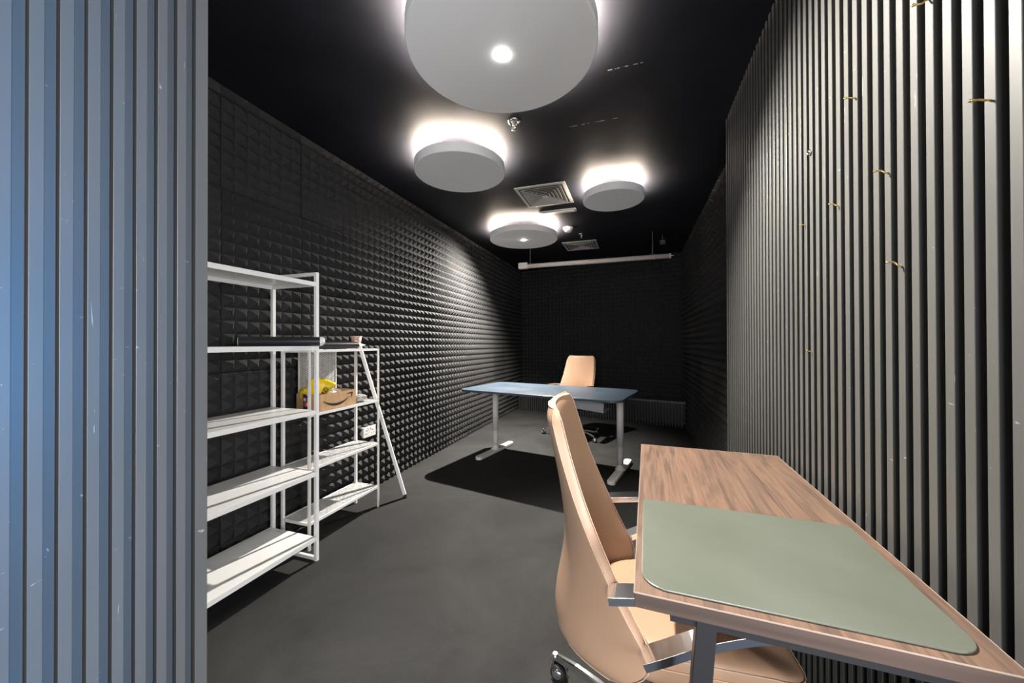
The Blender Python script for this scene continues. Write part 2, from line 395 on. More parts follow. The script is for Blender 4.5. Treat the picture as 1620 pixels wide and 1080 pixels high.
bm = BM(); prism(bm, rrect(-.195, .195, -.045, .045, .02), CEIL-.016, CEIL); obj('housing', bm, M['grille'], t, bevel=.004)
bm = BM(); prism(bm, rrect(-.175, .175, -.026, .026, .012), CEIL-.021, CEIL-.0155); obj('cover', bm, M['plastic_white'], t, bevel=.002)
t = thing('smoke_detector', 'small round white smoke detector between the narrow emergency fitting and the farthest vent', 'smoke detector', (-.771, 4.453, 0))
bm = BM(); lathe(bm, [(0, CEIL), (.062, CEIL), (.062, CEIL-.014), (.052, CEIL-.02)], n=32); obj('base', bm, M['plastic_white'], t)
bm = BM(); lathe(bm, [(.050, CEIL-.018), (.050, CEIL-.03), (.036, CEIL-.052), (0, CEIL-.054)], n=32)
for k in range(10):
    a = 2*math.pi*k/10; obox(bm, (.044*math.cos(a), .044*math.sin(a), CEIL-.03), (.034*math.cos(a), .034*math.sin(a), CEIL-.054), .005, .004)
obj('sensor_chamber', bm, M['plastic_white'], t)
def sprinkler(x, y, label):
    t = thing('fire_sprinkler', label, 'sprinkler', (x, y, 0))
    bm = BM(); lathe(bm, [(.0, CEIL), (.040, CEIL), (.040, CEIL-.004), (.030, CEIL-.010), (.026, CEIL-.010), (.024, CEIL-.004), (.012, CEIL-.006), (.012, CEIL-.022), (0, CEIL-.022)], n=32)
    obj('escutcheon', bm, M['chrome'], t)
    bm = BM()
    for s in (-1, 1): tube(bm, [(s*.010, 0, CEIL-.022), (s*.012, 0, CEIL-.035), (s*.003, 0, CEIL-.052)], .0022, 8)
    lathe(bm, [(0, CEIL-.05), (.014, CEIL-.052), (.014, CEIL-.055), (0, CEIL-.055)], n=20)
    obj('frame_arms', bm, M['chrome'], t)
    bm = BM(); tube(bm, [(0, 0, CEIL-.024), (0, 0, CEIL-.048)], .003, 8); obj('glass_bulb', bm, M['clear'], t)
sprinkler(-.726, 2.206, 'chrome fire sprinkler right behind the largest drum lamp')
sprinkler(-.655, 4.765, 'chrome fire sprinkler just in front of the farthest square vent')
# projection screen case hanging near the back
t = thing('projection_screen', 'long off-white roll-up screen case hanging below the ceiling at the far end', 'projection screen')
p0, p1 = Vector((-1.545, 4.936, 2.30)), Vector((.405, 4.949, 2.305))
bm = BM(); tube(bm, [p0+Vector((.11, 0, 0)), p1], .030, 24); obj('case', bm, M['tube'], t)
bm = BM(); box(bm, p0.x-.01, p0.x+.12, p0.y-.035, p0.y+.035, p0.z-.034, p0.z+.05); obj('end_block', bm, M['tube'], t, bevel=.006)
bm = BM(); tube(bm, [p1-Vector((.002, 0, 0)), p1+Vector((.02, 0, 0))], .031, 24); obj('end_cap', bm, M['tube'], t)
bm = BM(); tube(bm, [p1+Vector((.018, 0, 0)), p1+Vector((.045, 0, 0))], .008, 10); tube(bm, [p1+Vector((.04, 0, 0)), p1+Vector((.075, 0, 0))], .004, 8); lathe(bm, [(0, -.003), (.012, -.003), (.012, .003), (0, .003)], p1+Vector((.045, 0, 0)), 12, 'X')
obj('crank_pin', bm, M['chrome'], t)
for s in (.075, .915):
    q = p0.lerp(p1, s+.06 if s < .5 else s); bm = BM(); tube(bm, [q-Vector((.004, 0, 0)), q+Vector((.004, 0, 0))], .0315, 24); obj('tape_band', bm, M['orange'], t, label='thin orange tape band round the case')
for s in (.08, .90):
    q = p0.lerp(p1, s); bm = BM(); obox(bm, q+Vector((0, 0, .028)), Vector((q.x, q.y, CEIL)), .012, .004, (0, 1, 0)); obox(bm, q+Vector((-.03, 0, .032)), q+Vector((.03, 0, .032)), .05, .006)
    obj('hanger_bracket', bm, M['black'], t)
t = thing('hanging_bracket', 'small black box bracket fixed to the ceiling above the screen case', 'bracket', (.34, 5.15, 0))
bm = BM(); box(bm, -.035, .035, -.03, .03, 2.50, 2.56); obj('box_body', bm, M['black'], t, bevel=.004)
bm = BM(); tube(bm, [(0, 0, 2.56), (0, 0, CEIL)], .009, 12); obj('stem', bm, M['black'], t)
bm = BM(); lathe(bm, [(0, -.034), (.006, -.033), (.006, -.028)], (0, 0, 2.55), 12, 'Y'); obj('screw', bm, M['chrome'], t)

# ---------------------------------------------------------------- tall white shelf
S1X0, S1X1, S1Y0, S1Y1 = -2.05, -1.700, .86, 1.622
t = thing('metal_shelf', 'tall white metal shelving unit with solid shelves, beside the near slatted partition', 'shelf', (0, 0, 0))
P = .019
for x_ in (S1X0, S1X1-P):
    for y_ in (S1Y0, S1Y1-P):
        bm = BM(); box(bm, x_, x_+P, y_, y_+P, 0, 1.624); obj('post', bm, M['white'], t, bevel=.0012)
for y_ in (S1Y0, S1Y1-P):
    for z_ in (1.605, .003):
        bm = BM(); box(bm, S1X0+P, S1X1-P, y_+.001, y_+P-.001, z_, z_+P); obj('side_rail', bm, M['white'], t, bevel=.001)
for z_ in (1.567, 1.208, .848, .502, .139):
    bm = BM(); x0, x1, y0, y1 = S1X0+.001, S1X1-.001, S1Y0+P, S1Y1-P
    box(bm, x0, x1, y0, y1, z_-.003, z_)
    box(bm, x1-.012, x1, y0, y1, z_-.024, z_-.003); box(bm, x0, x0+.012, y0, y1, z_-.024, z_-.003)
    box(bm, x0+.012, x1-.012, y0, y0+.002, z_-.024, z_-.003); box(bm, x0+.012, x1-.012, y1-.002, y1, z_-.024, z_-.003)
    obj('shelf_board', bm, M['white'], t, bevel=.001)

# ---------------------------------------------------------------- small mesh shelf
def mesh_sheet(bm, origin, u, v, lu, lv, sp=.0115, wd=.0032, th=.0022, kk=.6):
    """expanded metal sheet: crossed diagonal strands clipped to a rectangle"""
    O, U, V = Vector(origin), Vector(u), Vector(v); n = U.cross(V)
    for sg in (1, -1):
        k = 0
        while k*sp < lu+lv*kk+1e-6:
            a0 = (-lv*kk+k*sp) if sg == 1 else k*sp
            s = kk*sg; ts = sorted(((0-a0)/s, (lu-a0)/s)); t0, t1 = max(0, ts[0]), min(lv, ts[1])
            if t1-t0 > .004: obox(bm, O+U*(a0+s*t0)+V*t0, O+U*(a0+s*t1)+V*t1, wd, th, n)
            k += 1
t = thing('mesh_shelf', 'smaller white metal shelf with mesh boards, behind the tall solid shelf', 'shelf', (0, 0, 0))
X0, X1, Y0, Y1, q = -2.045, -1.822, 1.665, 2.290, .0115
for x_ in (X0, X1-q):
    for y_ in (Y0, Y1-q):
        wy = .016 if x_ == X0 or y_ == Y0 else q
        bm = BM(); box(bm, x_, x_+(.018 if x_ == X0 else q), y_, y_+wy, 0, 1.182); obj('post', bm, M['white'], t, bevel=.001)
for z_ in (1.185, .802, .481, .161):
    bm = BM(); hh = .016
    box(bm, X1-q+.001, X1-.001, Y0+q, Y1-q, z_-hh, z_); box(bm, X0+.001, X0+q, Y0+q, Y1-q, z_-hh, z_)
    box(bm, X0+q, X1-q, Y0+.002, Y0+q, z_-hh, z_); box(bm, X0+q, X1-q, Y1-q, Y1-.002, z_-hh, z_)
    box(bm, X0+q, X1-q, (Y0+Y1)/2-.004, (Y0+Y1)/2+.004, z_-.008, z_)
    o = obj('shelf_frame', bm, M['white'], t, bevel=.0008)
    bm = BM(); mesh_sheet(bm, (X0+q, Y0+q, z_-.004), (0, 1, 0), (1, 0, 0), Y1-Y0-2*q, X1-X0-2*q, sp=.0125, wd=.0050, kk=.9)
    obj('mesh_board', bm, M['white'], o)
bm = BM(); mesh_sheet(bm, (X0+.006, 1.79, .83), (0, 1, 0), (0, 0, 1), .298, .34, sp=.024, wd=.0058, kk=1.7)
o = obj('mesh_back_panel', bm, M['white'], t)
bm = BM(); box(bm, X0+.002, X0+.010, 2.088, 2.095, .803, 1.17); obj('panel_edge', bm, M['white'], o)
bm = BM(); box(bm, X0+.002, X0+.010, 1.783, 1.79, .803, 1.17); obj('panel_edge', bm, M['white'], o)

# ---------------------------------------------------------------- white tube leaning
t = thing('metal_tube', 'white square metal tube with black foot, leaning against the end of the mesh shelf', 'tube')
a, b = Vector((-1.739, 2.49, .022)), Vector((-2.03, 2.325, 1.195))
bm = BM(); obox(bm, a, b, .024, .024, (1, .5, 0)); obj('tube_body', bm, M['white'], t, bevel=.002)
bm = BM(); obox(bm, a-(b-a).normalized()*.018, a+(b-a).normalized()*.004, .027, .027, (1, .5, 0)); obj('foot_cap', bm, M['rubber'], t, label='black rubber foot')

# ---------------------------------------------------------------- black rolls
def crumple(bm, c, r, seed, n=14, m=9, sx=1, sy=1, sz=1, amp=.25):
    rnd = random.Random(seed); c = Vector(c); rings = []
    for j in range(m+1):
        th = math.pi*j/m; row = []
        for i in range(n if 0 < j < m else 1):
            ph = 2*math.pi*i/n; k = r*(1+rnd.uniform(-amp, amp))
            row.append(bm.verts.new(c+Vector((k*sx*math.sin(th)*math.cos(ph), k*sy*math.sin(th)*math.sin(ph), k*sz*math.cos(th)))))
        rings.append(row)
    for a, b in zip(rings, rings[1:]):
        for i in range(n):
            i2 = (i+1) % n
            if len(a) == 1: bm.faces.new((a[0], b[i], b[i2]))
            elif len(b) == 1: bm.faces.new((a[i], a[i2], b[0]))
            else: bm.faces.new((a[i], a[i2], b[i2])); bm.faces.new((a[i], b[i2], b[i]))
def roll(label, a, b, r, cone=None):
    t = thing('vinyl_roll', label, 'roll'); a, b = Vector(a), Vector(b); d = (b-a).normalized()
    bm = BM(); tube(bm, [a, b], r, 28, cap=False); tube(bm, [a, b], r-.002, 28, cap=False); obj('black_wrap', bm, M['vinyl'], t)
    bm = BM(); tube(bm, [a-d*.003, b+d*.006], r-.0032, 28, cap=False); tube(bm, [a-d*.003, b+d*.006], r-.005, 28, cap=False); obj('paper_core', bm, M['paper'], t, label='white paper lining')
    bm = BM(); crumple(bm, b+d*.004, r*.98, 3, amp=.10, sx=.9, sy=.9)
    if cone:
        c = b+Vector(cone)*.3; tube(bm, [c-Vector(cone)*.4, b+Vector(cone)], [r*.95, .001], 9, cap=False)
    obj('crumpled_end', bm, M['paper'], t, label='crumpled white paper end')
roll('black vinyl roll lying on the tall white shelf', (-1.93, 1.337, 1.234), (-1.675, 1.603, 1.234), .0255)
roll('black roll on top of the mesh shelf, white paper sticking out', (-1.93, 1.70, 1.211), (-1.905, 2.15, 1.211), .0245, (0.0, .09, .0))
t = thing('foil_tub', 'small copper-patterned round tub standing behind the roll on the mesh shelf', 'tub', (-1.985, 2.235, 1.1855))
bm = BM(); lathe(bm, [(0, 0), (.027, 0), (.038, .090), (.036, .090), (.025, .003), (0, .003)], n=28); obj('tub_wall', bm, M['copper'], t)
bm = BM(); lathe(bm, [(.036, .088), (.042, .088), (.042, .092), (.036, .092), (.036, .088)], n=28); obj('rim', bm, M['paper'], t)

# ---------------------------------------------------------------- carton with print, bag and odds
bx0, bx1, by0, by1, bz = -2.030, -1.838, 1.762, 2.063, .803
cart = thing('cardboard_box', 'open brown carton with black curved arrow on the mesh shelf', 'box', (0, 0, 0))
h = .104; T = .004
bm = BM(); box(bm, bx0, bx1, by0, by1, bz, bz+T)
box(bm, bx1-T, bx1, by0, by1, bz+T, bz+h); box(bm, bx0, bx0+T, by0, by1, bz+T, bz+h)
box(bm, bx0+T, bx1-T, by0, by0+T, bz+T, bz+h); box(bm, bx0+T, bx1-T, by1-T, by1, bz+T, bz+h)
obj('carton', bm, M['card'], cart)
# the smile arrow on the long side (faces +X); u runs along +Y, v up
def flat_poly(bm, pts, plane, d, mi=0):
    vs = [bm.verts.new((d, a, b) if plane == 'X' else (a, d, b)) for a, b in pts]; bm.faces.new(vs).material_index = mi
bm = BM(); U = lambda u: by0+.012+u*.275; V = lambda v: bz+.008+v*.085
n = 24; top = []; bot = []
for i in range(n+1):
    s = i/n; u = .04+s*.80; base = .60-1.55*s+1.60*s*s; th = .20*math.sin(math.pi*min(1, s*.93+.04))**.8
    top.append((U(u), V(base+th/2))); bot.append((U(u), V(base-th/2)))
for i in range(n): flat_poly(bm, [bot[i], bot[i+1], top[i+1], top[i]], 'X', bx1+.0006)
ar = [(.73, .86), (.79, .94), (.93, .97), (.955, .93), (.93, .66), (.89, .50), (.875, .53), (.90, .72), (.89, .86), (.80, .86)]
flat_poly(bm, [(U(a), V(b)) for a, b in ar], 'X', bx1+.0007)
obj('printed_arrow', bm, M['ink'], cart, label='black printed curved smile arrow')
# printed tape on the short side (faces -Y)
bm = BM(); tx0, tx1 = bx0+.055, bx0+.118; W = lambda u: tx0+(tx1-tx0)*u; Z_ = lambda v: bz+.004+v*.098; dd = by0-.0006
flat_poly(bm, [(W(0), Z_(0)), (W(1), Z_(0)), (W(1), Z_(1)), (W(0), Z_(1))], 'Y', dd, 0)
flat_poly(bm, [(W(.35), Z_(.99)), (W(.95), Z_(.99)), (W(.95), Z_(.82))], 'Y', dd-.0004, 1)
flat_poly(bm, [(W(.35), Z_(.02)), (W(.95), Z_(.02)), (W(.95), Z_(.16))], 'Y', dd-.0004, 1)
def disc(cx, cz, rx, rz, mi, e=.0004): flat_poly(bm, [(W(cx+rx*math.cos(2*math.pi*k/18)), Z_(cz+rz*math.sin(2*math.pi*k/18))) for k in range(18)], 'Y', dd-e, mi)
disc(.22, .66, .17, .11, 1); disc(.82, .66, .14, .11, 1); disc(.52, .66, .19, .12, 2, .0006)
disc(.5, .36, .45, .16, 2, .0005)
for u0 in (.36, .58): flat_poly(bm, [(W(u0), Z_(.46)), (W(u0+.12), Z_(.46)), (W(u0+.26), Z_(.36)), (W(u0+.12), Z_(.26)), (W(u0), Z_(.26)), (W(u0+.14), Z_(.36))], 'Y', dd-.0009, 1)
obj('printed_tape', bm, [M['navy'], M['paper'], M['red']], cart, label='navy, white and red printed tape')

def pillow(bm, outline, thick, wob=.0, seed=0, mi=0):
    rnd = random.Random(seed); cx = sum(p[0] for p in outline)/len(outline); cy = sum(p[1] for p in outline)/len(outline)
    # refine outline
    o2 = []
    for a, b in zip(outline, outline[1:]+outline[:1]):
        for k in range(3): o2.append((a[0]+(b[0]-a[0])*k/3, a[1]+(b[1]-a[1])*k/3))
    for sgn in (1, -1):
        rings = []
        for s, d in ((1, 0), (.9, .45), (.72, .8), (.48, .95), (.22, 1)):
            rings.append([bm.verts.new((cx+(x-cx)*s, sgn*thick*d+(rnd.uniform(-wob, wob) if s < 1 else 0), cy+(y-cy)*s)) for x, y in o2])
        c = bm.verts.new((cx, sgn*thick, cy)); n = len(o2)
        for a, b in zip(rings, rings[1:]):
            for k in range(n): bm.faces.new((a[k], a[(k+1) % n], b[(k+1) % n], b[k])).smooth = True
        for k in range(n): bm.faces.new((rings[-1][k], rings[-1][(k+1) % n], c)).smooth = True
    bmesh.ops.remove_doubles(bm, verts=bm.verts[:], dist=1e-5)
BR = R(38)    # bag faces the room obliquely
t = thing('plastic_bag', 'bright yellow plastic bag with black lettering stuffed in the carton', 'bag', (-1.965, 1.80, .845), BR)
kx = .0041/13.5
ol = [(350, 160), (400, 125), (470, 118), (590, 130), (720, 170), (850, 235), (862, 268), (700, 430), (600, 590), (560, 640), (470, 700), (380, 640), (345, 560), (335, 350)]
ol = [((x-350)*kx, (700-y)*kx-.02) for x, y in ol]
bm = BM(); pillow(bm, ol[::-1], .022, .0022, 5); obj('bag_body', bm, M['yellow'], t)
bm = BM(); crumple(bm, (-.03, 0, .055), .034, 11, sx=.8, sy=.6, sz=1.25, amp=.13); obj('bag_fold', bm, M['yellow'], t, smooth=True)
def text(name, s, size, m, parent, mtx):
    c = bpy.data.curves.new(name, 'FONT'); c.body = s; c.size = size; c.extrude = .0003; c.offset = .0006; c.align_x = 'LEFT'
    o = bpy.data.objects.new(name, c); COL.objects.link(o); dg = bpy.context.evaluated_depsgraph_get()
    me = bpy.data.meshes.new_from_object(o.evaluated_get(dg)); bpy.data.objects.remove(o); bpy.data.curves.remove(c)
    o = bpy.data.objects.new(name, me); COL.objects.link(o); me.materials.clear(); me.materials.append(m)
    o.parent = parent; o.matrix_local = mtx; return o
text('lettering', 'EHZI', .038, M['ink'], t, Matrix.Translation((.072, -.0285, .020)) @ Matrix.Rotation(R(90), 4, 'X') @ Matrix.Rotation(R(58), 4, 'Z'))
t = thing('cable', 'thin black cable looped over the yellow bag in the carton', 'cable', (0, 0, 0))
bm = BM(); C0 = Vector((-1.885, 1.835, .845)); dx = Vector((.10, .99, 0))
tube(bm, spline([C0+dx*a+Vector((.0, 0, z)) for a, z in ((-.055, -.01), (-.03, .045), (.01, .072), (.05, .075), (.085, .045), (.10, -.005))]), .0022, 8); obj('cord', bm, M['rubber'], t)
t = thing('bubble_mailer', 'crumpled white dotted plastic packet lying in the carton', 'packet', (-1.925, 1.955, .87), R(70))
bm = BM(); pillow(bm, [(-.075, -.01), (-.06, .04), (-.01, .052), (.05, .035), (.075, .012), (.05, -.03), (-.03, -.04)], .016, .004, 8); o = obj('packet_body', bm, M['paper'], t)
bm = BM()
for k in range(6):
    lathe(bm, [(0, -.002), (.004, -.001), (0, .0)], (-.035+.018*k, -.019, .022-.004*k), 8, 'Y')
obj('printed_dots', bm, M['navy'], t)
t = thing('foam_ball', 'round white crumpled wrapping in the carton beside the yellow bag', 'wrapping', (-1.885, 1.905, .88))
bm = BM(); crumple(bm, (0, 0, 0), .034, 21, amp=.07); obj('wrapping', bm, M['paper'], t)
t = thing('film_bag', 'clear crinkled plastic bag on the mesh shelf right of the carton', 'bag', (-1.90, 2.165, .829))
bm = BM(); crumple(bm, (0, 0, 0), .05, 31, 20, 12, sx=.95, sy=1.35, sz=.5, amp=.22); obj('film', bm, M['clear'], t)
bm = BM(); crumple(bm, (0, .0, -.004), .03, 37, 12, 8, sx=.9, sy=1.5, sz=.5, amp=.2); obj('contents', bm, M['paper'], t)

# ---------------------------------------------------------------- wall socket
t = thing('wall_socket', 'white double wall socket on the foam wall behind the mesh shelf', 'socket', (-2.085, 2.497, .497))
bm = BM(); box(bm, -.005, .004, -.0735, .0735, -.043, .043); obj('face_plate', bm, M['plastic_white'], t, bevel=.003)
bm = BM(); box(bm, -.06, -.004, -.068, .068, -.038, .038); obj('back_box', bm, M['plastic_white'], t)
for s in (-.035, .035):
    bm = BM(); box(bm, .0035, .0046, s-.004, s+.004, .006, .016); box(bm, .0035, .0046, s-.014, s-.007, -.016, -.011); box(bm, .0035, .0046, s+.007, s+.014, -.016, -.011)
    obj('socket_holes', bm, M['black'], t)
bm = BM()
for s in (-.014, .014): box(bm, .004, .0065, s-.005, s+.005, .018, .034)
obj('rocker_switch', bm, M['plastic_white'], t, bevel=.001)

# ---------------------------------------------------------------- brass hooks on the right wall
FX = .549
def hook(y, z, L_, label, bend=-.006):
    t = thing('wall_hook', label, 'hook', (FX, y, z), 0, 'brass hooks on the slatted wall')
    bm = BM(); tube(bm, spline([(.012, .0, bend), (.002, .0, bend), (-.006, 0, bend*.6), (-.012, 0, 0), (-L_, 0, .001)], 5), .0018, 10); obj('shank', bm, M['brass'], t)
    bm = BM(); lathe(bm, [(0, -.0032), (.0022, -.0024), (.0032, 0), (.0022, .0024), (0, .0032)], (-L_-.001, 0, .001), 14, 'X'); obj('ball_tip', bm, M['brass'], t)
G = PITCH
def slat_y(y): return .8024+round((y-.8024-.0105)/G)*G+.0105
for y, z, L_, lab, bd in (
    (.953, 1.888, .022, 'brass hook highest on the slatted wall, at the top edge of view', .006),
    (.808, 1.617, .022, 'largest brass hook, nearest the camera, bright ball tip', -.003),
    (1.181, 1.865, .020, 'upper brass hook, left of the topmost one', -.003),
    (1.062, 1.615, .022, 'brass hook in the middle row, second from the right', -.007),
    (1.264, 1.615, .020, 'brass hook in the middle row, third from the right', -.007),
    (1.013, 1.395, .022, 'low brass hook under the middle row, bending down', -.010),
    (1.478, 1.622, .014, 'thin small brass hook, leftmost in the middle row', -.003),
    (1.457, 1.193, .014, 'lowest thin brass hook, far below all the other hooks', -.003)):
    hook(slat_y(y), z, L_, lab, bd)
for x_, y, z, lab in ((FX, slat_y(1.451), 1.846, 'small chrome ring fixing on the slatted wall, upper left of the hooks'), (.70-.036, 2.70, 2.34, 'tiny chrome fixing high on the far foam wall')):
    t = thing('wall_fixing', lab, 'fixing', (x_, y, z))
    bm = BM(); lathe(bm, [(.004, .0), (.0095, .0), (.0095, -.006), (.007, -.009), (.004, -.004), (.004, 0)], n=20, axis='X'); obj('ring', bm, M['chrome'], t)
    bm = BM(); tube(bm, [(.005, 0, 0), (-.006, 0, 0)], .0025, 10); obj('stud', bm, M['chrome'], t)

# ---------------------------------------------------------------- blue standing desk
d = thing('standing_desk', 'blue-topped height-adjustable desk with pale grey T-legs at the far end', 'desk', (-.83, 3.58, 0), R(-11))
bm = BM(); prism(bm, rrect(-.81, .81, -.41, .41, .10, 10), .738, .76); obj('tabletop', bm, M['blue'], d, bevel=.004)
for s, x_ in ((-1, -.710), (1, .675)):
    vy = .15
    bm = BM(); tube(bm, [(x_, vy, .25), (x_, vy, .72)], .032, 28); 
    o = obj('leg_column', bm, M['deskleg'], d)
    bm = BM(); tube(bm, [(x_, vy, .245), (x_, vy, .251)], .0305, 28); tube(bm, [(x_, vy, .06), (x_, vy, .245)], .029, 28)
    obj('inner_column', bm, M['deskleg'], o)
    bm = BM(); lathe(bm, [(.05, .036), (.036, .05), (.030, .075), (.030, .08)], (x_, vy, 0), 28); obj('foot_collar', bm, M['deskleg'], o)
    bm = BM(); prism(bm, [(x_+(p)*1, q_) for p, q_ in rrect(-.037, .037, vy-.36, vy+.36, .034, 8)], .004, .036); obj('foot', bm, M['deskleg'], o, bevel=.005)
    bm = BM(); tube(bm, [(x_, vy, .715), (x_, vy, .738)], .036, 24); obj('top_bracket', bm, M['black'], o)
bm = BM(); box(bm, -.68, .65, .11, .19, .705, .738); obj('crossbeam', bm, M['black'], d)
bm = BM()
obox(bm, (.22, -.14, .675), (.60, -.14, .645), .004, .085); obox(bm, (.22, -.02, .635), (.60, -.02, .605), .24, .004)
for x_ in (.26, .56): box(bm, x_-.004, x_+.004, -.142, -.134, .68, .738)
obj('cable_tray', bm, mat('smoky_cable_net', (.35, .35, .36), .45), d, label='grey cable tray slung under the top')

# ---------------------------------------------------------------- tan chairs (built facing +X at the origin)
EX = [(.36, -.19), (.42, -.06), (.475, -.02), (.56, -.075), (.68, -.133), (.80, -.187), (.90, -.222), (.99, -.248), (1.07, -.27)]   # x of the two side edges by height
MX = [(.36, -.25), (.42, -.272), (.50, -.268), (.60, -.243), (.70, -.236), (.85, -.252), (1.0, -.282), (1.07, -.296)]              # x of the middle
HW = [(.36, .14), (.40, .21), (.45, .236), (.60, .243), (.75, .235), (.90, .220), (1.0, .207), (1.028, .198), (1.042, .184), (1.05, .160)]
def back_surface(s, z):
    e, m = smooth_tab(EX, z, .05), smooth_tab(MX, z, .05); hw = smooth_tab(HW, min(z, 1.0), .04)
    if z > .995: hw = hw-.055+.055*math.sqrt(max(0, 1-((z-.995)/.0555)**2))
    return Vector((m+(e-m)*abs(s)**2.4, hw*s, z))
def make_chair(label, loc, rz):
    t = thing('office_chair', label, 'chair', loc, rz, 'tan leather high-back chairs')
    # backrest: closed thick shell
    zs = [.385+.660*(1-math.cos(math.pi*k/30))/2 for k in range(31)]; ns = 22; TH = .030
    bm = BM(); front, rear = [], []
    for z in zs:
        fr, rr = [], []
        for k in range(ns+1):
            s = math.sin(math.pi/2*(-1+2*k/ns)*.999)
            p = back_surface(s, z); pu = back_surface(min(s+.02, 1), z); pd = back_surface(max(s-.02, -1), z); pz = back_surface(s, min(z+.01, 1.05)); pq = back_surface(s, z-.01)
            n = (pu-pd).cross(pz-pq).normalized()
            if n.x < 0: n = -n
            edge = 1-abs(s)**8*.25
            # slim rim top and bottom
            tz = min(1, max(.55, (1.062-z)/.04)) if z > 1.0 else min(1, max(.35, (z-.378)/.03))
            fr.append(bm.verts.new(p+n*TH*.5*edge*tz)); rr.append(bm.verts.new(p-n*TH*.62*edge*tz))
        front.append(fr); rear.append(rr)
    nz = len(zs)
    for j in range(nz-1):
        for k in range(ns):
            bm.faces.new((front[j][k], front[j][k+1], front[j+1][k+1], front[j+1][k])); bm.faces.new((rear[j][k], rear[j+1][k], rear[j+1][k+1], rear[j][k+1]))
        bm.faces.new((front[j][0], front[j+1][0], rear[j+1][0], rear[j][0])); bm.faces.new((front[j][ns], rear[j][ns], rear[j+1][ns], front[j+1][ns]))
    for k in range(ns):
        bm.faces.new((front[0][k], rear[0][k], rear[0][k+1], front[0][k+1])); bm.faces.new((front[-1][k], front[-1][k+1], rear[-1][k+1], rear[-1][k]))
    pipe = [(front[j][0].co.copy()*.55+rear[j][0].co.copy()*.45) for j in range(nz)]
    rimf = [v.co.copy() for v in [front[j][0] for j in range(nz)]+front[-1][1:-1]+[front[j][ns] for j in range(nz-1, -1, -1)]]
    rimr = [v.co.copy() for v in [rear[j][0] for j in range(nz)]+rear[-1][1:-1]+[rear[j][ns] for j in range(nz-1, -1, -1)]+rear[0][1:-1][::-1]]
    br = obj('backrest', bm, M['leather'], t, smooth=True, subsurf=1)
    bm = BM(); tube(bm, rimf, .0013, 6, cap=False); tube(bm, rimr+rimr[:1], .0013, 6, cap=False); obj('piping', bm, M['stitch'], br)
    # seat cushion
    bm = BM(); prof = rrect(-.16, .318, -.204, .204, [.09, .15, .15, .09], 8)
    cx, cy = .09, 0; rings = []
    for s, z, dz in ((.82, .385, 0), (.92, .394, 0), (.975, .415, 0), (1.0, .45, 0), (.985, .474, 0), (.95, .485, 0), (.8, .490, 0), (.5, .484, 0)):
        rings.append([bm.verts.new((cx+(x-cx)*s, y*s, z+(-.030*max(0, (x-.2)/.115)**2 if z > .44 else 0))) for x, y in prof])
    for a, b in zip(rings, rings[1:]):
        for k in range(len(prof)): bm.faces.new((a[k], a[(k+1) % len(prof)], b[(k+1) % len(prof)], b[k]))
    bm.faces.new(rings[0][::-1]); bm.faces.new(rings[-1])
    seam = [v.co.copy() for v in rings[4]]+[rings[4][0].co.copy()]; seam2 = [v.co.copy() for v in rings[3]]+[rings[3][0].co.copy()]
    st = obj('seat', bm, M['leather'], t, smooth=True, subsurf=1)
    bm = BM(); tube(bm, seam, .0016, 6, cap=False); tube(bm, seam2, .0014, 6, cap=False); obj('seat_seam', bm, M['stitch'], st)
    # loop arms: flat polished bands
    for s in (-1, 1):
        path = spline([(-.135, .650), (-.06, .660), (.03, .670), (.12, .675), (.19, .672), (.235, .658), (.240, .640), (.205, .630), (.14, .612), (.06, .580), (-.02, .538), (-.06, .518)], 5)
        bm = BM(); wv, th = .052, .018; yc = s*.268; prev = None; first = None
        for i, p in enumerate(path):
            d_ = (path[min(i+1, len(path)-1)]-path[max(i-1, 0)]).normalized(); n = Vector((-d_.y, d_.x))
            q = [bm.verts.new((p.x+n.x*th/2*a, yc+wv/2*b, p.y+n.y*th/2*a)) for a, b in ((-1, -1), (1, -1), (1, 1), (-1, 1))]
            if prev:
                for k in range(4): bm.faces.new((prev[k], prev[(k+1) % 4], q[(k+1) % 4], q[k]))
            else: bm.faces.new(q)
            prev = q
        bm.faces.new(prev); obj('armrest', bm, M['alu'], t, bevel=.003)
    # mechanism, gas lift, star base, casters
    bm = BM(); box(bm, -.10, .13, -.09, .09, .335, .386); obj('tilt_mechanism', bm, M['black'], t, bevel=.01)
    bm = BM(); tube(bm, [(.02, .09, .36), (.02, .19, .35)], .005, 8); tube(bm, [(.02, .19, .35), (.02, .25, .348)], .010, 10); obj('tilt_lever', bm, M['black'], t)
    bm = BM(); tube(bm, [(0, 0, .20), (0, 0, .34)], .016, 20); obj('gas_lift', bm, M['chrome'], t)
    bm = BM(); tube(bm, [(0, 0, .085), (0, 0, .215)], .027, 24); obj('lift_cover', bm, M['chrome'], t)
    bm = BM(); lathe(bm, [(0, .075), (.045, .075), (.05, .09), (.045, .115), (.03, .125), (0, .125)], n=28)
    for k in range(5):
        a = R(145+72*k); c, s_ = math.cos(a), math.sin(a)
        rs = [(.03, .102), (.15, .105), (.29, .092), (.375, .075)]; wd = [.034, .030, .026, .022]
        prev = None
        for (r_, z), w_ in zip(rs, wd):
            q = [bm.verts.new((r_*c-s_*w_/2*b, r_*s_+c*w_/2*b, z+(.011*a2))) for b, a2 in ((-1, -1), (1, -1), (.7, 1), (-.7, 1))]
            if prev:
                for i in range(4): bm.faces.new((prev[i], prev[(i+1) % 4], q[(i+1) % 4], q[i]))
            else: bm.faces.new(q)
            prev = q
        bm.faces.new(prev)
    obj('star_base', bm, M['chrome'], t, bevel=.003)
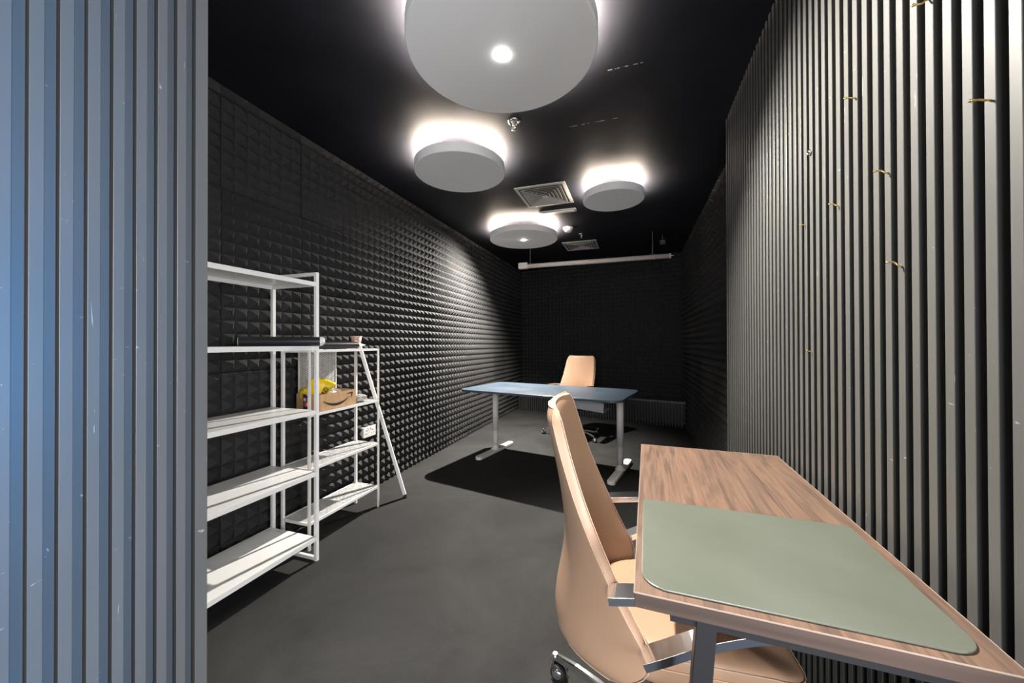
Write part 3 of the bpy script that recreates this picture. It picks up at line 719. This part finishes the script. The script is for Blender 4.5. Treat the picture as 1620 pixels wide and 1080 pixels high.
    for k in range(5):
        a = R(145+72*k); c, s_ = math.cos(a), math.sin(a); ca = R(-17+31*k)
        mtx = Matrix.Translation((.385*c, .385*s_, 0)) @ Matrix.Rotation(ca, 4, 'Z')
        bm = BM()
        for sd in (-.014, .014): lathe(bm, [(0, sd-.009), (.024, sd-.009), (.027, sd-.006), (.027, sd+.006), (.024, sd+.009), (0, sd+.009)], (.015, 0, .0272), 28, 'Y')
        transform(bm, mtx); cs = obj('caster', bm, M['rubber'], t)
        bm = BM()
        for sd, q_ in ((-.024, -1), (.024, 1)): lathe(bm, [(.020, sd-q_*.001), (.020, sd+q_*.0005), (.012, sd+q_*.005), (0, sd+q_*.006)], (.015, 0, .0272), 24, 'Y')
        lathe(bm, [(.030, -.005), (.030, .005), (.028, .005), (.028, -.005), (.030, -.005)], (.015, 0, .029), 28, 'Y')
        tube(bm, [(0, 0, .052), (0, 0, .082)], .010, 14)
        transform(bm, mtx); obj('caster_hub', bm, M['chrome'], cs, label='chrome hub and stem')
    return t
def dup(root, loc, rz, label):
    r = root.copy(); COL.objects.link(r); r.location = loc; r.rotation_euler = (0, 0, rz); r['label'] = label
    for ch in list(root.children):
        c = ch.copy(); COL.objects.link(c); c.parent = r
        for g in list(ch.children):
            e = g.copy(); COL.objects.link(e); e.parent = c
    return r
chair = make_chair('tan leather high-back office chair in the foreground, tucked under the walnut desk', (.05, 1.14, 0), R(5))
dup(chair, (-.80, 4.84, 0), R(-110), 'tan leather high-back office chair behind the blue desk')

# ---------------------------------------------------------------- walnut desk in the foreground
DZ = .775
wd = thing('wooden_desk', 'walnut-topped desk with black steel legs against the right slatted wall', 'desk', (-.004, .695, 0), R(-1.57))
W_, D_ = .503, 1.022
bm = BM(); box(bm, .0, W_, 0, D_, DZ-.028, DZ-.0004); bm.normal_update()
for f in bm.faces:
    if abs(f.normal.z) < .5: f.material_index = 1
obj('tabletop', bm, [M['wood'], M['wood_end']], wd, bevel=.0012)
bm = BM(); e_ = .0010
for x0, x1, y0, y1 in ((-e_, 0, -e_, D_+e_), (W_, W_+e_, -e_, D_+e_), (0, W_, -e_, 0), (0, W_, D_, D_+e_)): box(bm, x0, x1, y0, y1, DZ-.0022, DZ)
obj('edge_band', bm, M['edge'], wd, label='pale worn edge line')
bm = BM()
box(bm, .06, W_-.02, .012, .045, DZ-.046, DZ-.028); box(bm, .06, W_-.02, D_-.045, D_-.012, DZ-.046, DZ-.028); box(bm, .24, .28, .045, D_-.045, DZ-.046, DZ-.028)
obj('under_frame', bm, M['black'], wd)
for y_ in (.010, D_-.030):
    for xt, xb in ((.118, .062), (W_-.04, W_-.02)):
        bm = BM(); obox(bm, (xt, y_+.012, DZ-.028), (xb, y_+.012, 0), .032, .026, (0, 1, 0)); obj('leg', bm, M['black'], wd, bevel=.0015)
dm = thing('desk_mat', 'grey-green glossy desk mat lying on the walnut desk', 'desk mat', (-.004, .695, DZ), R(-1.57))
bm = BM(); prism(bm, rrect(.012, .478, .018, .415, [.015, .015, .045, .045], 8), .0003, .0035); obj('mat_sheet', bm, M['mat'], dm, bevel=.001)
